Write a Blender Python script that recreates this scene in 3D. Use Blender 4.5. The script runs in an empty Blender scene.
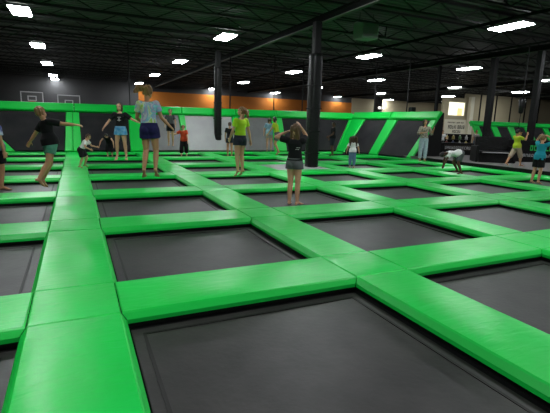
import bpy, math, random
import numpy as np
from mathutils import Vector, Matrix
random.seed(7); rng = np.random.default_rng(7)
scn = bpy.context.scene; COL = scn.collection
PI = math.pi

# ------------------------------------------------------------------ materials
def mat(name, col, rough=.6, spec=.5, metal=0, emit=None, estr=0, bump=None, vary=None, sheen=0, coat=0):
    m = bpy.data.materials.new(name); m.use_nodes = True
    n = m.node_tree.nodes; l = m.node_tree.links; b = n['Principled BSDF']
    b.inputs['Base Color'].default_value = (*col, 1); b.inputs['Roughness'].default_value = rough
    b.inputs['Specular IOR Level'].default_value = spec; b.inputs['Metallic'].default_value = metal
    if coat: b.inputs['Coat Weight'].default_value = coat; b.inputs['Coat Roughness'].default_value = .25
    if emit: b.inputs['Emission Color'].default_value = (*emit, 1); b.inputs['Emission Strength'].default_value = estr
    tc = n.new('ShaderNodeTexCoord')
    if vary:                                  # (scale, second colour, [axis stretch])
        nz = n.new('ShaderNodeTexNoise'); nz.inputs['Scale'].default_value = vary[0]; nz.inputs['Detail'].default_value = 4
        mp = n.new('ShaderNodeMapping'); mp.inputs['Scale'].default_value = vary[2] if len(vary) > 2 else (1, 1, 1)
        l.new(tc.outputs['Object'], mp.inputs[0]); l.new(mp.outputs[0], nz.inputs['Vector'])
        r = n.new('ShaderNodeValToRGB'); r.color_ramp.elements[0].position = .35; r.color_ramp.elements[1].position = .65
        r.color_ramp.elements[0].color = (*col, 1); r.color_ramp.elements[1].color = (*vary[1], 1)
        l.new(nz.outputs['Fac'], r.inputs[0]); l.new(r.outputs[0], b.inputs['Base Color'])
    if bump:                                  # (scale, strength, stretch)
        nz = n.new('ShaderNodeTexNoise'); nz.inputs['Scale'].default_value = bump[0]; nz.inputs['Detail'].default_value = 3
        mp = n.new('ShaderNodeMapping'); mp.inputs['Scale'].default_value = bump[2] if len(bump) > 2 else (1, 1, 1)
        mp.inputs['Rotation'].default_value = (0, 0, .5)
        l.new(tc.outputs['Object'], mp.inputs[0]); l.new(mp.outputs[0], nz.inputs['Vector'])
        bp = n.new('ShaderNodeBump'); bp.inputs['Strength'].default_value = bump[1]; bp.inputs['Distance'].default_value = .02
        l.new(nz.outputs['Fac'], bp.inputs['Height']); l.new(bp.outputs[0], b.inputs['Normal'])
        if len(bump) > 3:                      # a second, finer set of creases
            n2 = n.new('ShaderNodeTexNoise'); n2.inputs['Scale'].default_value = bump[3]; n2.inputs['Detail'].default_value = 2; n2.inputs['Distortion'].default_value = .8
            m2 = n.new('ShaderNodeMapping'); m2.inputs['Scale'].default_value = (1, 3.5, 1); m2.inputs['Rotation'].default_value = (0, 0, -.7)
            b2 = n.new('ShaderNodeBump'); b2.inputs['Strength'].default_value = bump[4]; b2.inputs['Distance'].default_value = .02
            l.new(tc.outputs['Object'], m2.inputs[0]); l.new(m2.outputs[0], n2.inputs['Vector']); l.new(n2.outputs['Fac'], b2.inputs['Height'])
            l.new(bp.outputs[0], b2.inputs['Normal']); l.new(b2.outputs[0], b.inputs['Normal'])
    return m

M = {}
M['pad'] = mat('green_vinyl', (.004, .54, .060), .34, .34, bump=(3, .16, (1, 2.2, 1), 4.5, .22), vary=(1.3, (.006, .60, .078)))
M['pad_side'] = mat('green_vinyl_edge', (.004, .54, .060), .40, .30)
M['bed'] = mat('trampoline_mesh', (.019, .018, .017), .46, .42, vary=(3.2, (.034, .032, .030)), bump=(24, .08))
M['wallbed'] = mat('wall_trampoline_mesh', (.012, .012, .014), .75, .16, vary=(1.6, (.022, .021, .022)))
M['web'] = mat('black_webbing', (.019, .018, .017), .6, .3)
M['black'] = mat('black_vinyl', (.004, .004, .004), .6, .2)
M['blackpad'] = mat('black_pillar_padding', (.004, .004, .004), .36, .25, bump=(9, .9, (1, 1, 2.5)))
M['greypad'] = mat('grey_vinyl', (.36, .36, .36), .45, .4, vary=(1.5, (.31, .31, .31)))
M['sheenmesh'] = mat('sheen_grey_mesh', (.13, .13, .13), .5, .4, vary=(1.5, (.17, .17, .17)))  # wall trampoline mesh, reflected sheen put into the colour as grey
M['deck'] = mat('ceiling_deck', (.085, .09, .08), .7, .2, bump=(40, .1))
M['steel'] = mat('dark_joist_steel', (.014, .015, .014), .6, .3)
M['beam'] = mat('dark_beam_steel', (.008, .009, .008), .8, .05)
M['flange'] = mat('bounce_lit_beam_flange', (.075, .085, .07), .6, .3)  # bottom flange: bounce light from below put into a lighter colour
M['column'] = mat('dark_column_paint', (.007, .007, .007), .6, .2)
M['tan'] = mat('tan_wall', (.42, .36, .24), .8, .2, vary=(.4, (.36, .31, .20)))
M['darkwall'] = mat('dark_wall', (.035, .035, .036), .8, .2, vary=(.3, (.055, .055, .055)))
M['orange'] = mat('orange_wall', (.40, .13, .018), .75, .2, vary=(.25, (.30, .095, .012)))
M['carpet'] = mat('grey_carpet', (.16, .15, .145), .9, .1, vary=(30, (.13, .125, .12)))
M['concrete'] = mat('concrete', (.12, .12, .12), .8, .2)
M['lamp'] = mat('lamp_diffuser', (.9, .9, .9), .5, .3, emit=(.93, .97, 1.0), estr=66)
M['housing'] = mat('lamp_housing', (.55, .55, .55), .4, .5)
M['window'] = mat('lit_window', (.8, .8, .7), .3, .5, emit=(1, .93, .70), estr=1.5)
M['windowwarm'] = mat('lit_window_blind', (.8, .6, .25), .5, .3, emit=(1, .75, .32), estr=.9)
M['white'] = mat('white_paint', (.72, .72, .68), .6, .3)
M['cream'] = mat('cream_board', (.66, .62, .48), .7, .3)
M['ink'] = mat('dark_ink', (.03, .025, .02), .7, .2)
M['greenlit'] = mat('green_lettering', (.02, .55, .10), .6, .3)
M['greybox'] = mat('heater_paint', (.22, .24, .22), .5, .4)
M['red'] = mat('red_lens', (.6, .03, .01), .4, .4, emit=(1, .08, .02), estr=.5)
M['spot'] = mat('emergency_lamp', (.9, .9, .8), .4, .4, emit=(1, .98, .9), estr=2)
M['glass'] = mat('backboard_black', (.05, .05, .05), .3, .5)
M['boardline'] = mat('backboard_line', (.40, .40, .40), .5, .3)
M['rim'] = mat('rim_orange', (.5, .1, .02), .5, .4)

# ------------------------------------------------------------------ mesh helpers
class MB:
    def __init__(s): s.v = []; s.f = []; s.m = []; s.sm = []
    def add(s, vs, fs, mi=0, smooth=False):
        o = len(s.v); s.v += [tuple(map(float, v)) for v in vs]
        for f in fs: s.f.append([o+i for i in f]); s.m.append(mi); s.sm.append(smooth)
    def box(s, x0, x1, y0, y1, z0, z1, mi=0):
        s.add([(x0,y0,z0),(x1,y0,z0),(x1,y1,z0),(x0,y1,z0),(x0,y0,z1),(x1,y0,z1),(x1,y1,z1),(x0,y1,z1)],
              [(0,3,2,1),(4,5,6,7),(0,1,5,4),(1,2,6,5),(2,3,7,6),(3,0,4,7)], mi)
    def hexa(s, p, mi=0):                     # eight corners, bottom four then top four
        s.add(p, [(0,3,2,1),(4,5,6,7),(0,1,5,4),(1,2,6,5),(2,3,7,6),(3,0,4,7)], mi)
    def bevbox(s, x0, x1, y0, y1, z0, z1, b, mi=0):
        A = []
        for z, i in ((z0, b), (z0+b, 0), (z1-b, 0), (z1, b)):
            A += [(x0+i,y0+i,z),(x1-i,y0+i,z),(x1-i,y1-i,z),(x0+i,y1-i,z)]
        F = [(0,3,2,1),(12,13,14,15)]
        for k in range(3):
            for j in range(4): F.append((4*k+j, 4*k+(j+1)%4, 4*k+4+(j+1)%4, 4*k+4+j))
        s.add(A, F, mi)
    def bar(s, p, q, w, h=None, mi=0, up=(0,0,1)):
        p = Vector(p); q = Vector(q); h = h or w; d = (q-p).normalized(); u = Vector(up)
        if abs(d.dot(u)) > .98: u = Vector((1,0,0))
        r = d.cross(u).normalized(); u = r.cross(d)
        c = [-r*w/2-u*h/2, r*w/2-u*h/2, r*w/2+u*h/2, -r*w/2+u*h/2]
        s.add([p+x for x in c]+[q+x for x in c], [(0,3,2,1),(4,5,6,7),(0,1,5,4),(1,2,6,5),(2,3,7,6),(3,0,4,7)], mi)
    def tube(s, pts, rs, n=12, mi=0, smooth=True, ends=True):
        pts = [Vector(p) for p in pts]; rs = rs if hasattr(rs, '__len__') else [rs]*len(pts); V = []; F = []
        for i, p in enumerate(pts):
            d = (pts[min(i+1, len(pts)-1)]-pts[max(i-1, 0)]).normalized()
            u = Vector((0,0,1)) if abs(d.z) < .95 else Vector((1,0,0))
            a = d.cross(u).normalized(); b = d.cross(a)
            for k in range(n): t = 2*PI*k/n; V.append(p+(a*math.cos(t)+b*math.sin(t))*rs[i])
        for i in range(len(pts)-1):
            for k in range(n): F.append((i*n+k, i*n+(k+1)%n, (i+1)*n+(k+1)%n, (i+1)*n+k))
        if ends: F.append(tuple(range(n-1,-1,-1))); F.append(tuple((len(pts)-1)*n+k for k in range(n)))
        s.add(V, F, mi, smooth)
    def mesh(s, name, mats):
        me = bpy.data.meshes.new(name); me.from_pydata(s.v, [], s.f)
        for m in mats: me.materials.append(m)
        me.polygons.foreach_set('material_index', s.m); me.polygons.foreach_set('use_smooth', s.sm); me.update()
        return me
    def build(s, name, mats, parent=None, kind=None):
        if not isinstance(mats, (list, tuple)): mats = [mats]
        o = bpy.data.objects.new(name, s.mesh(name, mats)); COL.objects.link(o)
        if parent: o.parent = parent
        if kind: o['kind'] = kind
        return o
def tag(o, label, cat, group=None):
    o['label'] = label; o['category'] = cat
    if group: o['group'] = group
    return o
def empty(name, loc, label, cat, group=None, rz=0):
    o = bpy.data.objects.new(name, None); COL.objects.link(o); o.location = loc; o.rotation_euler = (0,0,rz)
    o.empty_display_size = .1
    return tag(o, label, cat, group)
def box(name, m, x0, x1, y0, y1, z0, z1, parent=None, kind=None, bev=0):
    b = MB(); (b.bevbox(x0,x1,y0,y1,z0,z1,bev) if bev else b.box(x0,x1,y0,y1,z0,z1)); return b.build(name, m, parent, kind)

# ------------------------------------------------------------------ camera (eye 1.4 m above the pads)
H = 1.4
FPX, PITCH, ROLL, YAW = 422.4, .193, .029, .4405
fw = Vector((math.sin(YAW)*math.cos(PITCH), math.cos(YAW)*math.cos(PITCH), -math.sin(PITCH)))
r0 = Vector((math.cos(YAW), -math.sin(YAW), 0)); u0 = r0.cross(fw)
RR = r0*math.cos(ROLL)+u0*math.sin(ROLL); UU = -r0*math.sin(ROLL)+u0*math.cos(ROLL)
cd = bpy.data.cameras.new('camera'); cam = bpy.data.objects.new('camera', cd); COL.objects.link(cam)
cd.sensor_width = 36; cd.lens = FPX/550*36; cd.clip_end = 200
mw = Matrix((RR, UU, -fw)).transposed().to_4x4(); mw.translation = (0,0,H); cam.matrix_world = mw
scn.camera = cam
def seen(x, y, z=0, m=45):
    d = Vector((x,y,z-H)); w = d.dot(fw)
    if w < .3: return False
    px = 275+FPX*d.dot(RR)/w; py = 206.5-FPX*d.dot(UU)/w
    return -m < px < 550+m and -m < py < 413+m

# ------------------------------------------------------------------ shell
X0, X1, Y0, Y1, ZC = -9.0, 56.0, -7.0, 46.0, 5.45
box('floor', M['concrete'], X0, X1, Y0, Y1, -1.0, -.9, kind='structure')
box('floor_walkway', M['carpet'], 14.0, X1, Y0, Y1, -.9, .12, kind='structure')
box('floor_landing', M['carpet'], X0, 14.0, 21.0, Y1, -.9, .12, kind='structure')
box('trim_1', M['black'], 13.925, 13.998, Y0, 14.45, -.9, .125, kind='structure')
b = MB()                                                        # corrugated deck
nx = 0; y = Y0
while y < Y1:
    y2 = min(y+.3, Y1); b.box(X0, X1, y, y2-.13, ZC, ZC+.02); b.box(X0, X1, y2-.13, y2, ZC+.05, ZC+.07)
    b.hexa([(X0,y2-.13,ZC),(X1,y2-.13,ZC),(X1,y2-.12,ZC),(X0,y2-.12,ZC),(X0,y2-.13,ZC+.06),(X1,y2-.13,ZC+.06),(X1,y2-.12,ZC+.06),(X0,y2-.12,ZC+.06)])
    y = y2
b.box(X0, X1, Y0, Y1, ZC+.07, ZC+.15)
b.build('ceiling', M['deck'], kind='structure')
box('wall_left', M['tan'], X0-.2, X0, Y0, Y1, -1, ZC+.1, kind='structure')
box('wall_right', M['tan'], X1, X1+.2, Y0, Y1, -1, ZC+.1, kind='structure')
box('wall_front', M['darkwall'], X0, X1, Y0-.2, Y0, -1, ZC+.1, kind='structure')
box('wall_back', M['darkwall'], X0, X1, Y1, Y1+.2, -1, ZC+.1, kind='structure')
box('trim_2', M['orange'], 6.0, 32.0, Y1-.06, Y1, -.5, 4.3, kind='structure')
b = MB(); b.box(32.0, 52.0, Y1-.06, Y1, -.5, 4.9)
b.build('trim_3', M['tan'], kind='structure')
# inner partition on the right, with the lit office window
WX0, WX1, WZ0, WZ1 = 31.75, 33.95, 2.62, 3.95; PY = 30.0
b = MB(); b.box(31.1, WX0, PY, PY+.2, -.9, 4.3); b.box(WX1, 55.9, PY, PY+.2, -.9, 4.75)
b.box(WX0, WX1, PY, PY+.2, -.9, WZ0); b.box(WX0, WX1, PY, PY+.2, WZ1, 4.3)
b.build('wall_partition', M['tan'], kind='structure')
w = bpy.data.objects.new('window_1', None); COL.objects.link(w); w['kind'] = 'structure'; w.location = (0,0,0)
box('pane', M['window'], WX0, WX1, PY+.08, PY+.1, WZ0, WZ1, w)
box('blind', M['windowwarm'], WX0+1.3, WX0+1.95, PY+.05, PY+.075, WZ0+.05, WZ0+.75, w)
b = MB()
for a in ((WX0,WX1,WZ0,WZ0+.07),(WX0,WX1,WZ1-.07,WZ1),(WX0,WX0+.07,WZ0,WZ1),(WX1-.07,WX1,WZ0,WZ1)): b.box(a[0],a[1],PY-.03,PY+.05,a[2],a[3])
b.build('window_frame', M['cream'], w)
b = MB()
for x in (35.9, 38.1, 40.3, 42.5, 44.7): b.box(x, x+.12, PY-.07, PY, -.5, 4.75)
b.build('trim_4', M['column'], kind='structure')
b = MB(); b.box(34.3, 34.75, PY-.35, PY-.01, -.9, 4.45); b.build('trim_5', M['cream'], kind='structure')

# joists and beams
nj = 0; y = -5.6
while y < Y1-1:
    b = MB(); zt, zb = ZC-.04, 4.98
    b.bar((X0,y,zt),(X1,y,zt),.12,.07); b.bar((X0,y,zb),(X1,y,zb),.10,.06)
    n = int((X1-X0)/.9); st = (X1-X0)/n
    for k in range(n):
        xa = X0+k*st
        b.bar((xa,y,zb if k%2 else zt),(xa+st,y,zt if k%2 else zb),.035)
    b.build('ceiling_joist', M['steel'], kind='structure'); y += 1.85
for x in (7.6, 17.9, 29.5, 41):
    b = MB(); b.box(x-.09,x+.09,Y0,Y1,4.93,4.96); b.box(x-.02,x+.02,Y0,Y1,4.74,4.93); b.box(x-.07,x+.07,Y0,Y1,4.71,4.74,1)
    b.build('ceiling_beam', [M['beam'], M['flange']], kind='structure')
b = MB(); b.tube([(12.6,Y0,4.86),(12.6,Y1,4.86)], .05, 10); b.build('ceiling_pipe', M['beam'], kind='structure')
b = MB(); b.tube([(16.6,Y0,4.80),(16.6,Y1,4.80)], .04, 10); b.build('ceiling_pipe', M['beam'], kind='structure')

# ------------------------------------------------------------------ trampoline grid
XA, W, GX, YR, WR, GY = -.3815, .617, 2.110, 3.107, .659, 2.024
PX, PY_ = W+GX, WR+GY
colx = lambda c: XA+c*PX
rowy = lambda r: YR+(r-1)*PY_
ORD = {0:'front',1:'nearest',2:'second',3:'third',4:'fourth',5:'fifth',6:'sixth',7:'farthest'}
STRIP = {-1:'strip by left wall',0:'left walkway',1:'first strip right of walkway',2:'second strip right of walkway',
         3:'third strip right of walkway',4:'fourth strip right of walkway',5:'strip along right edge'}
BAY = {-1:'left of the walkway',0:'first bay right of walkway',1:'second bay right of walkway',2:'third bay right of walkway',
       3:'fourth bay right of walkway',4:'fifth bay by right edge'}
def pad_mesh(x0, x1, y0, y1, sl):
    """sl: sloped sides (left, right, near, far); others are seams"""
    lx, ly = x1-x0, y1-y0; nx = max(4, int(lx/.09)); ny = max(4, int(ly/.09))
    ph = rng.uniform(0, 6, 6); b = MB(); V = []; F = []
    for j in range(ny+1):
        for i in range(nx+1):
            u, v = i/nx, j/ny; x = x0+.014+(lx-.028)*u; yy = y0+.014+(ly-.028)*v
            e = min(1, 6*min(u,1-u))*min(1, 6*min(v,1-v))
            z = (.009*math.sin(3.1*x+ph[0])*math.sin(2.7*yy+ph[1])+.003*math.sin(9*x+5*yy+ph[2])+.003*math.sin(7*yy-4*x+ph[3])+.005)*e
            V.append((x, yy, z))
    for j in range(ny):
        for i in range(nx): a = j*(nx+1)+i; F.append((a, a+1, a+nx+2, a+nx+1))
    b.add(V, F, 0, True)
    o = [(.032 if s else -.003) for s in sl]; dz = [-.05 if s else -.012 for s in sl]
    per = [j*(nx+1) for j in ()]
    def ring(ins, z):                          # seam ends are mitred so that neighbours meet corner to corner
        e = .034 if z < -.05 else 0; ml, mr, mn, mf = (ins[0] > .02, ins[1] > .02, ins[2] > .02, ins[3] > .02)
        c = [[x0-ins[0], y0-ins[2]], [x1+ins[1], y0-ins[2]], [x1+ins[1], y1+ins[3]], [x0-ins[0], y1+ins[3]]]
        if e:
            if ml: c[0][1] += e*(not mn); c[3][1] -= e*(not mf)
            if mr: c[1][1] += e*(not mn); c[2][1] -= e*(not mf)
            if mn: c[0][0] += e*(not ml); c[1][0] -= e*(not mr)
            if mf: c[3][0] += e*(not ml); c[2][0] -= e*(not mr)
        return [(a_[0], a_[1], z) for a_ in c]
    a = [(x0+.014, y0+.014, 0), (x1-.014, y0+.014, 0), (x1-.014, y1-.014, 0), (x0+.014, y1-.014, 0)]
    t = ring([-.003 if not s else .0 for s in sl], -.010)
    m_ = ring(o, -.052); z = ring([.032 if s else -.003 for s in sl], -.085)
    Q = a+t+m_+z; F = []
    for k in range(3):
        for j in range(4): F.append((4*k+4+j, 4*k+4+(j+1)%4, 4*k+(j+1)%4, 4*k+j))
    F.append((12,15,14,13)); b.add(Q, F, 1)
    return b
def add_pad(name, x0, x1, y0, y1, sl, label, group):
    cx, cy = (x0+x1)/2, (y0+y1)/2
    b = pad_mesh(x0-cx, x1-cx, y0-cy, y1-cy, sl)
    o = b.build(name, [M['pad'], M['pad_side']]); o.location = (cx, cy, 0)
    tag(o, label, 'pad', group); return o
def add_tramp(x0, x1, y0, y1, label, m='bed'):
    t = empty('trampoline', ((x0+x1)/2, (y0+y1)/2, -.9), label, 'trampoline', 'in-floor trampolines')
    hx, hy = (x1-x0)/2, (y1-y0)/2; z = .9-.13
    # bed: slightly dished toward the middle
    b = MB(); n = 14; V = []; F = []
    for j in range(n+1):
        for i in range(n+1):
            u, v = 2*i/n-1, 2*j/n-1; V.append((u*(hx-.055), v*(hy-.055), z-.02*(1-u*u)*(1-v*v)))
    for j in range(n):
        for i in range(n): a = j*(n+1)+i; F.append((a,a+1,a+n+2,a+n+1))
    b.add(V, F, 0, True); bd_ = b.build('bed', M[m], t)
    b = MB(); e = .13; q = .022
    for (a0,a1,c0,c1) in ((-hx+e,hx-e,-hy+e,-hy+e+q),(-hx+e,hx-e,hy-e-q,hy-e),(-hx+e,-hx+e+q,-hy+e,hy-e),(hx-e-q,hx-e,-hy+e,hy-e)): b.box(a0,a1,c0,c1,z-.004,z+.003)
    b.build('border_webbing', M['web'], bd_)
    b = MB(); k = .02
    for (a0,a1,c0,c1) in ((-hx-k,hx+k,-hy-k,-hy),(-hx-k,hx+k,hy,hy+k),(-hx-k,-hx,-hy,hy),(hx,hx+k,-hy,hy)): b.box(a0,a1,c0,c1,z-.06,.9-.086)
    k = .06
    for (a0,a1,c0,c1) in ((-hx,hx,-hy,-hy+k),(-hx,hx,hy-k,hy),(-hx,-hx+k,-hy+k,hy-k),(hx-k,hx,-hy+k,hy-k)): b.box(a0,a1,c0,c1,z-.03,z-.006)
    b.build('spring_skirt', M['black'], t)
    b = MB()
    for sx in (-1,1):
        for sy in (-1,1): b.tube([(sx*(hx+.06),sy*(hy+.06),0),(sx*(hx+.06),sy*(hy+.06),.8)], .03, 8)
    b.build('frame_legs', M['column'], t)  # four separate legs in one mesh, added unseen below the bed
    return t
PILLAR_CELL = (2, 4)
for c in range(-1, 6):
    x0, x1 = colx(c), colx(c)+W
    for r in range(0, 8):
        y0 = rowy(r); y1 = y0+WR
        edge_right = (c == 5)
        inF = c == 5 and r >= 5; skipx = c == 5 and r >= 6
        if r >= 1:
            if not skipx and any(seen(x, y) for x in (x0,x1) for y in (y0,y1)):
                add_pad('crossing_pad', x0, x1, y0, y1, (c==-1,0,0,0) if not edge_right else (0,0,0,0),
                        f'square green pad where {STRIP[c]} meets {ORD[r]} cross row', 'square crossing pads')
        if r < 7:
            ya, yb = y1, rowy(r+1)
            if not inF and any(seen(x, y) for x in (x0,x1) for y in (ya,(ya+yb)/2,yb)):
                where = f'from {ORD[r]} to {ORD[r+1]} cross row' if r else 'before nearest cross row'
                add_pad('long_pad', x0, x1, ya, yb, (1, c != 5, 0, 0), f'long green pad, {STRIP[c]}, {where}', 'long strip pads')
        if c < 5:
            xa, xb = x1, colx(c+1)
            if r >= 1 and any(seen(x, y) for x in (xa,(xa+xb)/2,xb) for y in (y0,y1)):
                add_pad('cross_pad', xa, xb if (c,r) != (4,7) else 12.99, y0, y1, (0,0,1,1 if r<7 else 0), f'green pad of the {ORD[r]} cross row, {BAY[c]}', 'cross row pads')
            if r < 7:
                ya, yb = y1, rowy(r+1)
                if (c, r) == PILLAR_CELL:
                    b = MB(); b.bevbox(xa+.05, xb-.05, ya+.05, yb-.05, -.9, -.025, .03)
                    tag(b.build('pillar_base_pad', M['greypad']), 'light grey padded square around the foot of the black floor pillar', 'pad')
                elif any(seen(x, y) for x in (xa,(xa+xb)/2,xb) for y in (ya,(ya+yb)/2,yb)):
                    where = f'between {ORD[r]} and {ORD[r+1]} cross rows' if r else 'in front of the nearest cross row'
                    add_tramp(xa, xb, ya, yb, f'black trampoline {where}, {BAY[c]}')
# wedge pad at the foot of the right wall
WA, WB = Vector((13.05, 19.86, 0)), Vector((14.03, 15.07, 0))    # base line of the right wall
WT, WU = Vector((14.63, 20.89)), Vector((15.36, 15.07))          # its upper line, just under the top band
b = MB(); w5 = rowy(5)+WR+.006; xl = colx(5)+.004
p = [(xl,w5), (14.12,w5), (14.0,15.05), (xl+.02,18.75), (xl,18.75)]
n = len(p); b.add([(x,y,-.085) for x,y in p]+[(x,y,0) for x,y in p], [tuple(range(n-1,-1,-1)), tuple(range(n,2*n))]+[(i,(i+1)%n,n+(i+1)%n,n+i) for i in range(n)])
tag(b.build('wall_foot_pad', M['pad_side']), 'green wedge pad along the foot of the right slanted wall', 'pad')

# ------------------------------------------------------------------ leaning wall trampolines
VT = .83                                                         # where the top band starts
class Wall:
    """a leaning wall ruled between a base line A>B and a top line TA>TB"""
    def __init__(s, A, B, TA, TB):
        s.A, s.B, s.TA, s.TB = map(Vector, (A, B, TA, TB)); s.L = (s.B-s.A).length; s.d = (s.B-s.A).normalized()
        s.nn = (s.TA-s.A).cross(s.d).normalized()
    def P(s, u, v, o=0):                       # u metres along the base, v height fraction, o metres off the face towards the court
        t = u/s.L; p = s.A.lerp(s.B, 0)+(s.B-s.A)*t; q_ = s.TA+(s.TB-s.TA)*t; nn = s.nn if s.nn.z > 0 else -s.nn
        return p+(q_-p)*v+nn*o
    def slab(s, name, m, u, v0, v1, o0, o1, parent=None, bev=.03):
        """u = (u at v0 left, right, u at v1 left, right)"""
        b = MB(); q = [s.P(u[0],v0,o0), s.P(u[1],v0,o0), s.P(u[3],v1,o0), s.P(u[2],v1,o0)]
        k = bev; p = [s.P(u[0],v0,o1-k), s.P(u[1],v0,o1-k), s.P(u[3],v1,o1-k), s.P(u[2],v1,o1-k)]
        sg = 1 if u[1] > u[0] else -1
        t = [s.P(u[0]+k*sg,v0+k/2.5,o1), s.P(u[1]-k*sg,v0+k/2.5,o1), s.P(u[3]-k*sg,v1-k/2.5,o1), s.P(u[2]+k*sg,v1-k/2.5,o1)]
        V = q+p+t; F = [(0,3,2,1),(8,9,10,11)]
        for a in (0,4):
            for j in range(4): F.append((a+j, a+(j+1)%4, a+4+(j+1)%4, a+4+j))
        b.add(V, F); return b.build(name, m, parent)
ex = lambda a, t, z: (a.x+(t.x-a.x)/VT, a.y+(t.y-a.y)/VT, z)
back = Wall((0,19.88,0), (1,19.88,0), (0,21.1,1.98), (1,21.1,1.988))
right = Wall(WA, WB, ex(WA,WT,2.13), ex(WB,WU,2.13))
def bed(wl, u, label, m='wallbed', nm='wall_trampoline', cat='trampoline'):
    t = empty(nm, wl.P((u[0]+u[1])/2, 0), label, cat, 'leaning wall panels')
    inv = Matrix.Translation(-t.location)
    for nme, mm, o0, o1, uu, v0, v1 in (('bed', M[m], -.06, 0, u, .03, VT), ('backing_frame', M['column'], -.14, -.065, u, 0, VT)):
        o = wl.slab(nme, mm, uu, v0, v1, o0, o1, None, .01); o.data.transform(inv); o.parent = t
    return t
def divider(wl, u, label): return tag(wl.slab('wall_divider_pad', M['pad_side'], u, 0.0, VT, -.04, .06), label, 'pad', 'green divider pads on the slanted walls')
def topband(wl, u, label): return tag(wl.slab('wall_top_pad', M['pad_side'], u, VT+.004, 1.0, -.10, .14, bev=.04), label, 'pad', 'green top pads on the slanted walls')
def q(a, b_, c=None, d=None): return (a, b_, a if c is None else c, b_ if d is None else d)
dv = [(-3.1,-2.23,-4.9,-3.75), (-.13,.2,-.07,.19), (2.19,2.84,2.24,2.91), (4.61,4.80,4.54,4.85), (7.2,7.67,7.25,7.6), (9.27,9.97,9.46,10.08), (12.97,13.04,14.42,14.60)]
dn = ['green corner divider pad at the far left of the back wall','right half of the paired green wall pads above the left walkway','wide green wall pad behind the jumper in blue shorts',
      'narrow green wall pad beside the orange shirt child','green wall pad behind the girl in the yellow shirt','green wall pad behind the child leaning in yellow-green',
      'green corner divider where back and right slanted walls meet']
bn = [('black wall panel in the far left corner','wallbed'),('black wall panel behind the girl in blue shorts','wallbed'),('wall panel painted with grey sheen behind the girl in the tie-dye shirt','sheenmesh'),
      ('light grey padded wall panel that a dark pillar pierces','greypad'),('wall panel painted with mid grey sheen behind the child in pale blue','sheenmesh'),('dark wall panel beside the black pillar, widening upward','wallbed')]
for d, n in zip(dv, dn): divider(back, d, n)
divider(back, (-.45,-.14,-.33,-.08), 'left half of the paired green wall pads above the left walkway')
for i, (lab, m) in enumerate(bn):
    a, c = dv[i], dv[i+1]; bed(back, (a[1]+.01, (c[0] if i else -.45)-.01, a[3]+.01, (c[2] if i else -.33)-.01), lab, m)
tb = [-5.1, 0, 2.6, 4.7, 7.45, 9.75, 14.75]
tl = ['green top pad above the far left black wall panel','green top pad above the panel behind blue shorts','green top pad right of the tie-dye jumper',
      'green top pad above the light grey wall panel','green top pad right of the yellow shirt girl head','green top pad behind the padded black pillar']
for i in range(6): topband(back, q(tb[i]+.01, tb[i+1]-.01), tl[i])
RL = right.L
rd = [(.02,.11*RL,.02,.19*RL), (.466*RL,.578*RL,.473*RL,.592*RL), (.933*RL,RL,.943*RL,RL)]
for d, n in zip(rd, ['green slanted divider nearest the corner on the right wall','middle green slanted divider on the right wall','green slanted divider behind the woman in pale jeans']): divider(right, d, n)
bed(right, (rd[0][1]+.02,rd[1][0]-.02,rd[0][3]+.02,rd[1][2]-.02), 'black wall panel nearest the corner on the right wall')
bed(right, (rd[1][1]+.02,rd[2][0]-.02,rd[1][3]+.02,rd[2][2]-.02), 'black wall panel left of the woman in pale jeans')
topband(right, q(.03,.5*RL), 'green top pad above the first panel of the right wall')
topband(right, q(.505*RL,RL), 'green top pad above the woman in pale jeans')
# black end wall closing the wedge under the leaning panels
b = MB(); e = RL+.03
A_ = right.P(e,0,0); T_ = right.P(e,1.0,0); Bk = Vector((T_.x,T_.y,0)); k = right.d*.06
b.add([A_,Bk,T_,A_+k,Bk+k,T_+k], [(0,2,1),(3,4,5),(0,1,4,3),(1,2,5,4),(2,0,3,5)])
tag(b.build('end_panel', M['black']), 'black triangular end panel closing the right slanted wall', 'panel')
# left leaning wall (only its corner shows)
left = Wall((-3.15,19.8,0), (-3.15,17.2,0), (-5.3,21.0,1.94), (-5.3,17.2,1.94))
divider(left, (.03,.6,.03,.6), 'green slanted pad rising at the left picture edge by the back corner')
topband(left, q(.1,2.5), 'green top pad on the short left slanted wall')

# net poles and speaker above the walls
def pole(x, y, z0, z1, label, r=.03):
    t = empty('net_pole', (x,y,z0), label, 'pole', 'thin dark net poles above the walls')
    b = MB(); b.tube([(0,0,0),(0,0,z1-z0)], r, 8); b.build('pole', M['column'], t)
    b = MB(); b.tube([(0,0,0),(0,0,.05)], r*2.2, 8); b.build('pole_foot', M['column'], t)
for x, lab in ((2.4,'thin dark pole left of the tie-dye jumper hair'),(7.35,'thin dark pole above the yellow shirt girl'),(9.85,'thin dark pole above the child in pale blue'),(11.6,'thin dark pole just left of the padded pillar')):
    pole(x, 21.42, .12, 4.9, lab)
for u, lab in ((1.1,'thin dark pole on the right wall nearest the corner'),(3.0,'thin dark pole on the right wall above its middle')):
    p = right.P(u,1.0,-.13); pole(p.x+.1, p.y, .12, 4.9, lab)
p = right.P(3.4,1.0,-.05)
t = empty('loudspeaker', (p.x,p.y,2.16), 'small black box speaker standing on the right wall top pad', 'speaker')
b = MB(); b.bevbox(-.13,.13,-.12,.12,0,.27,.02); b.build('cabinet', M['black'], t)
b = MB(); b.box(-.11,.11,-.13,-.121,.02,.25); b.build('grille', M['column'], t)

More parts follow.
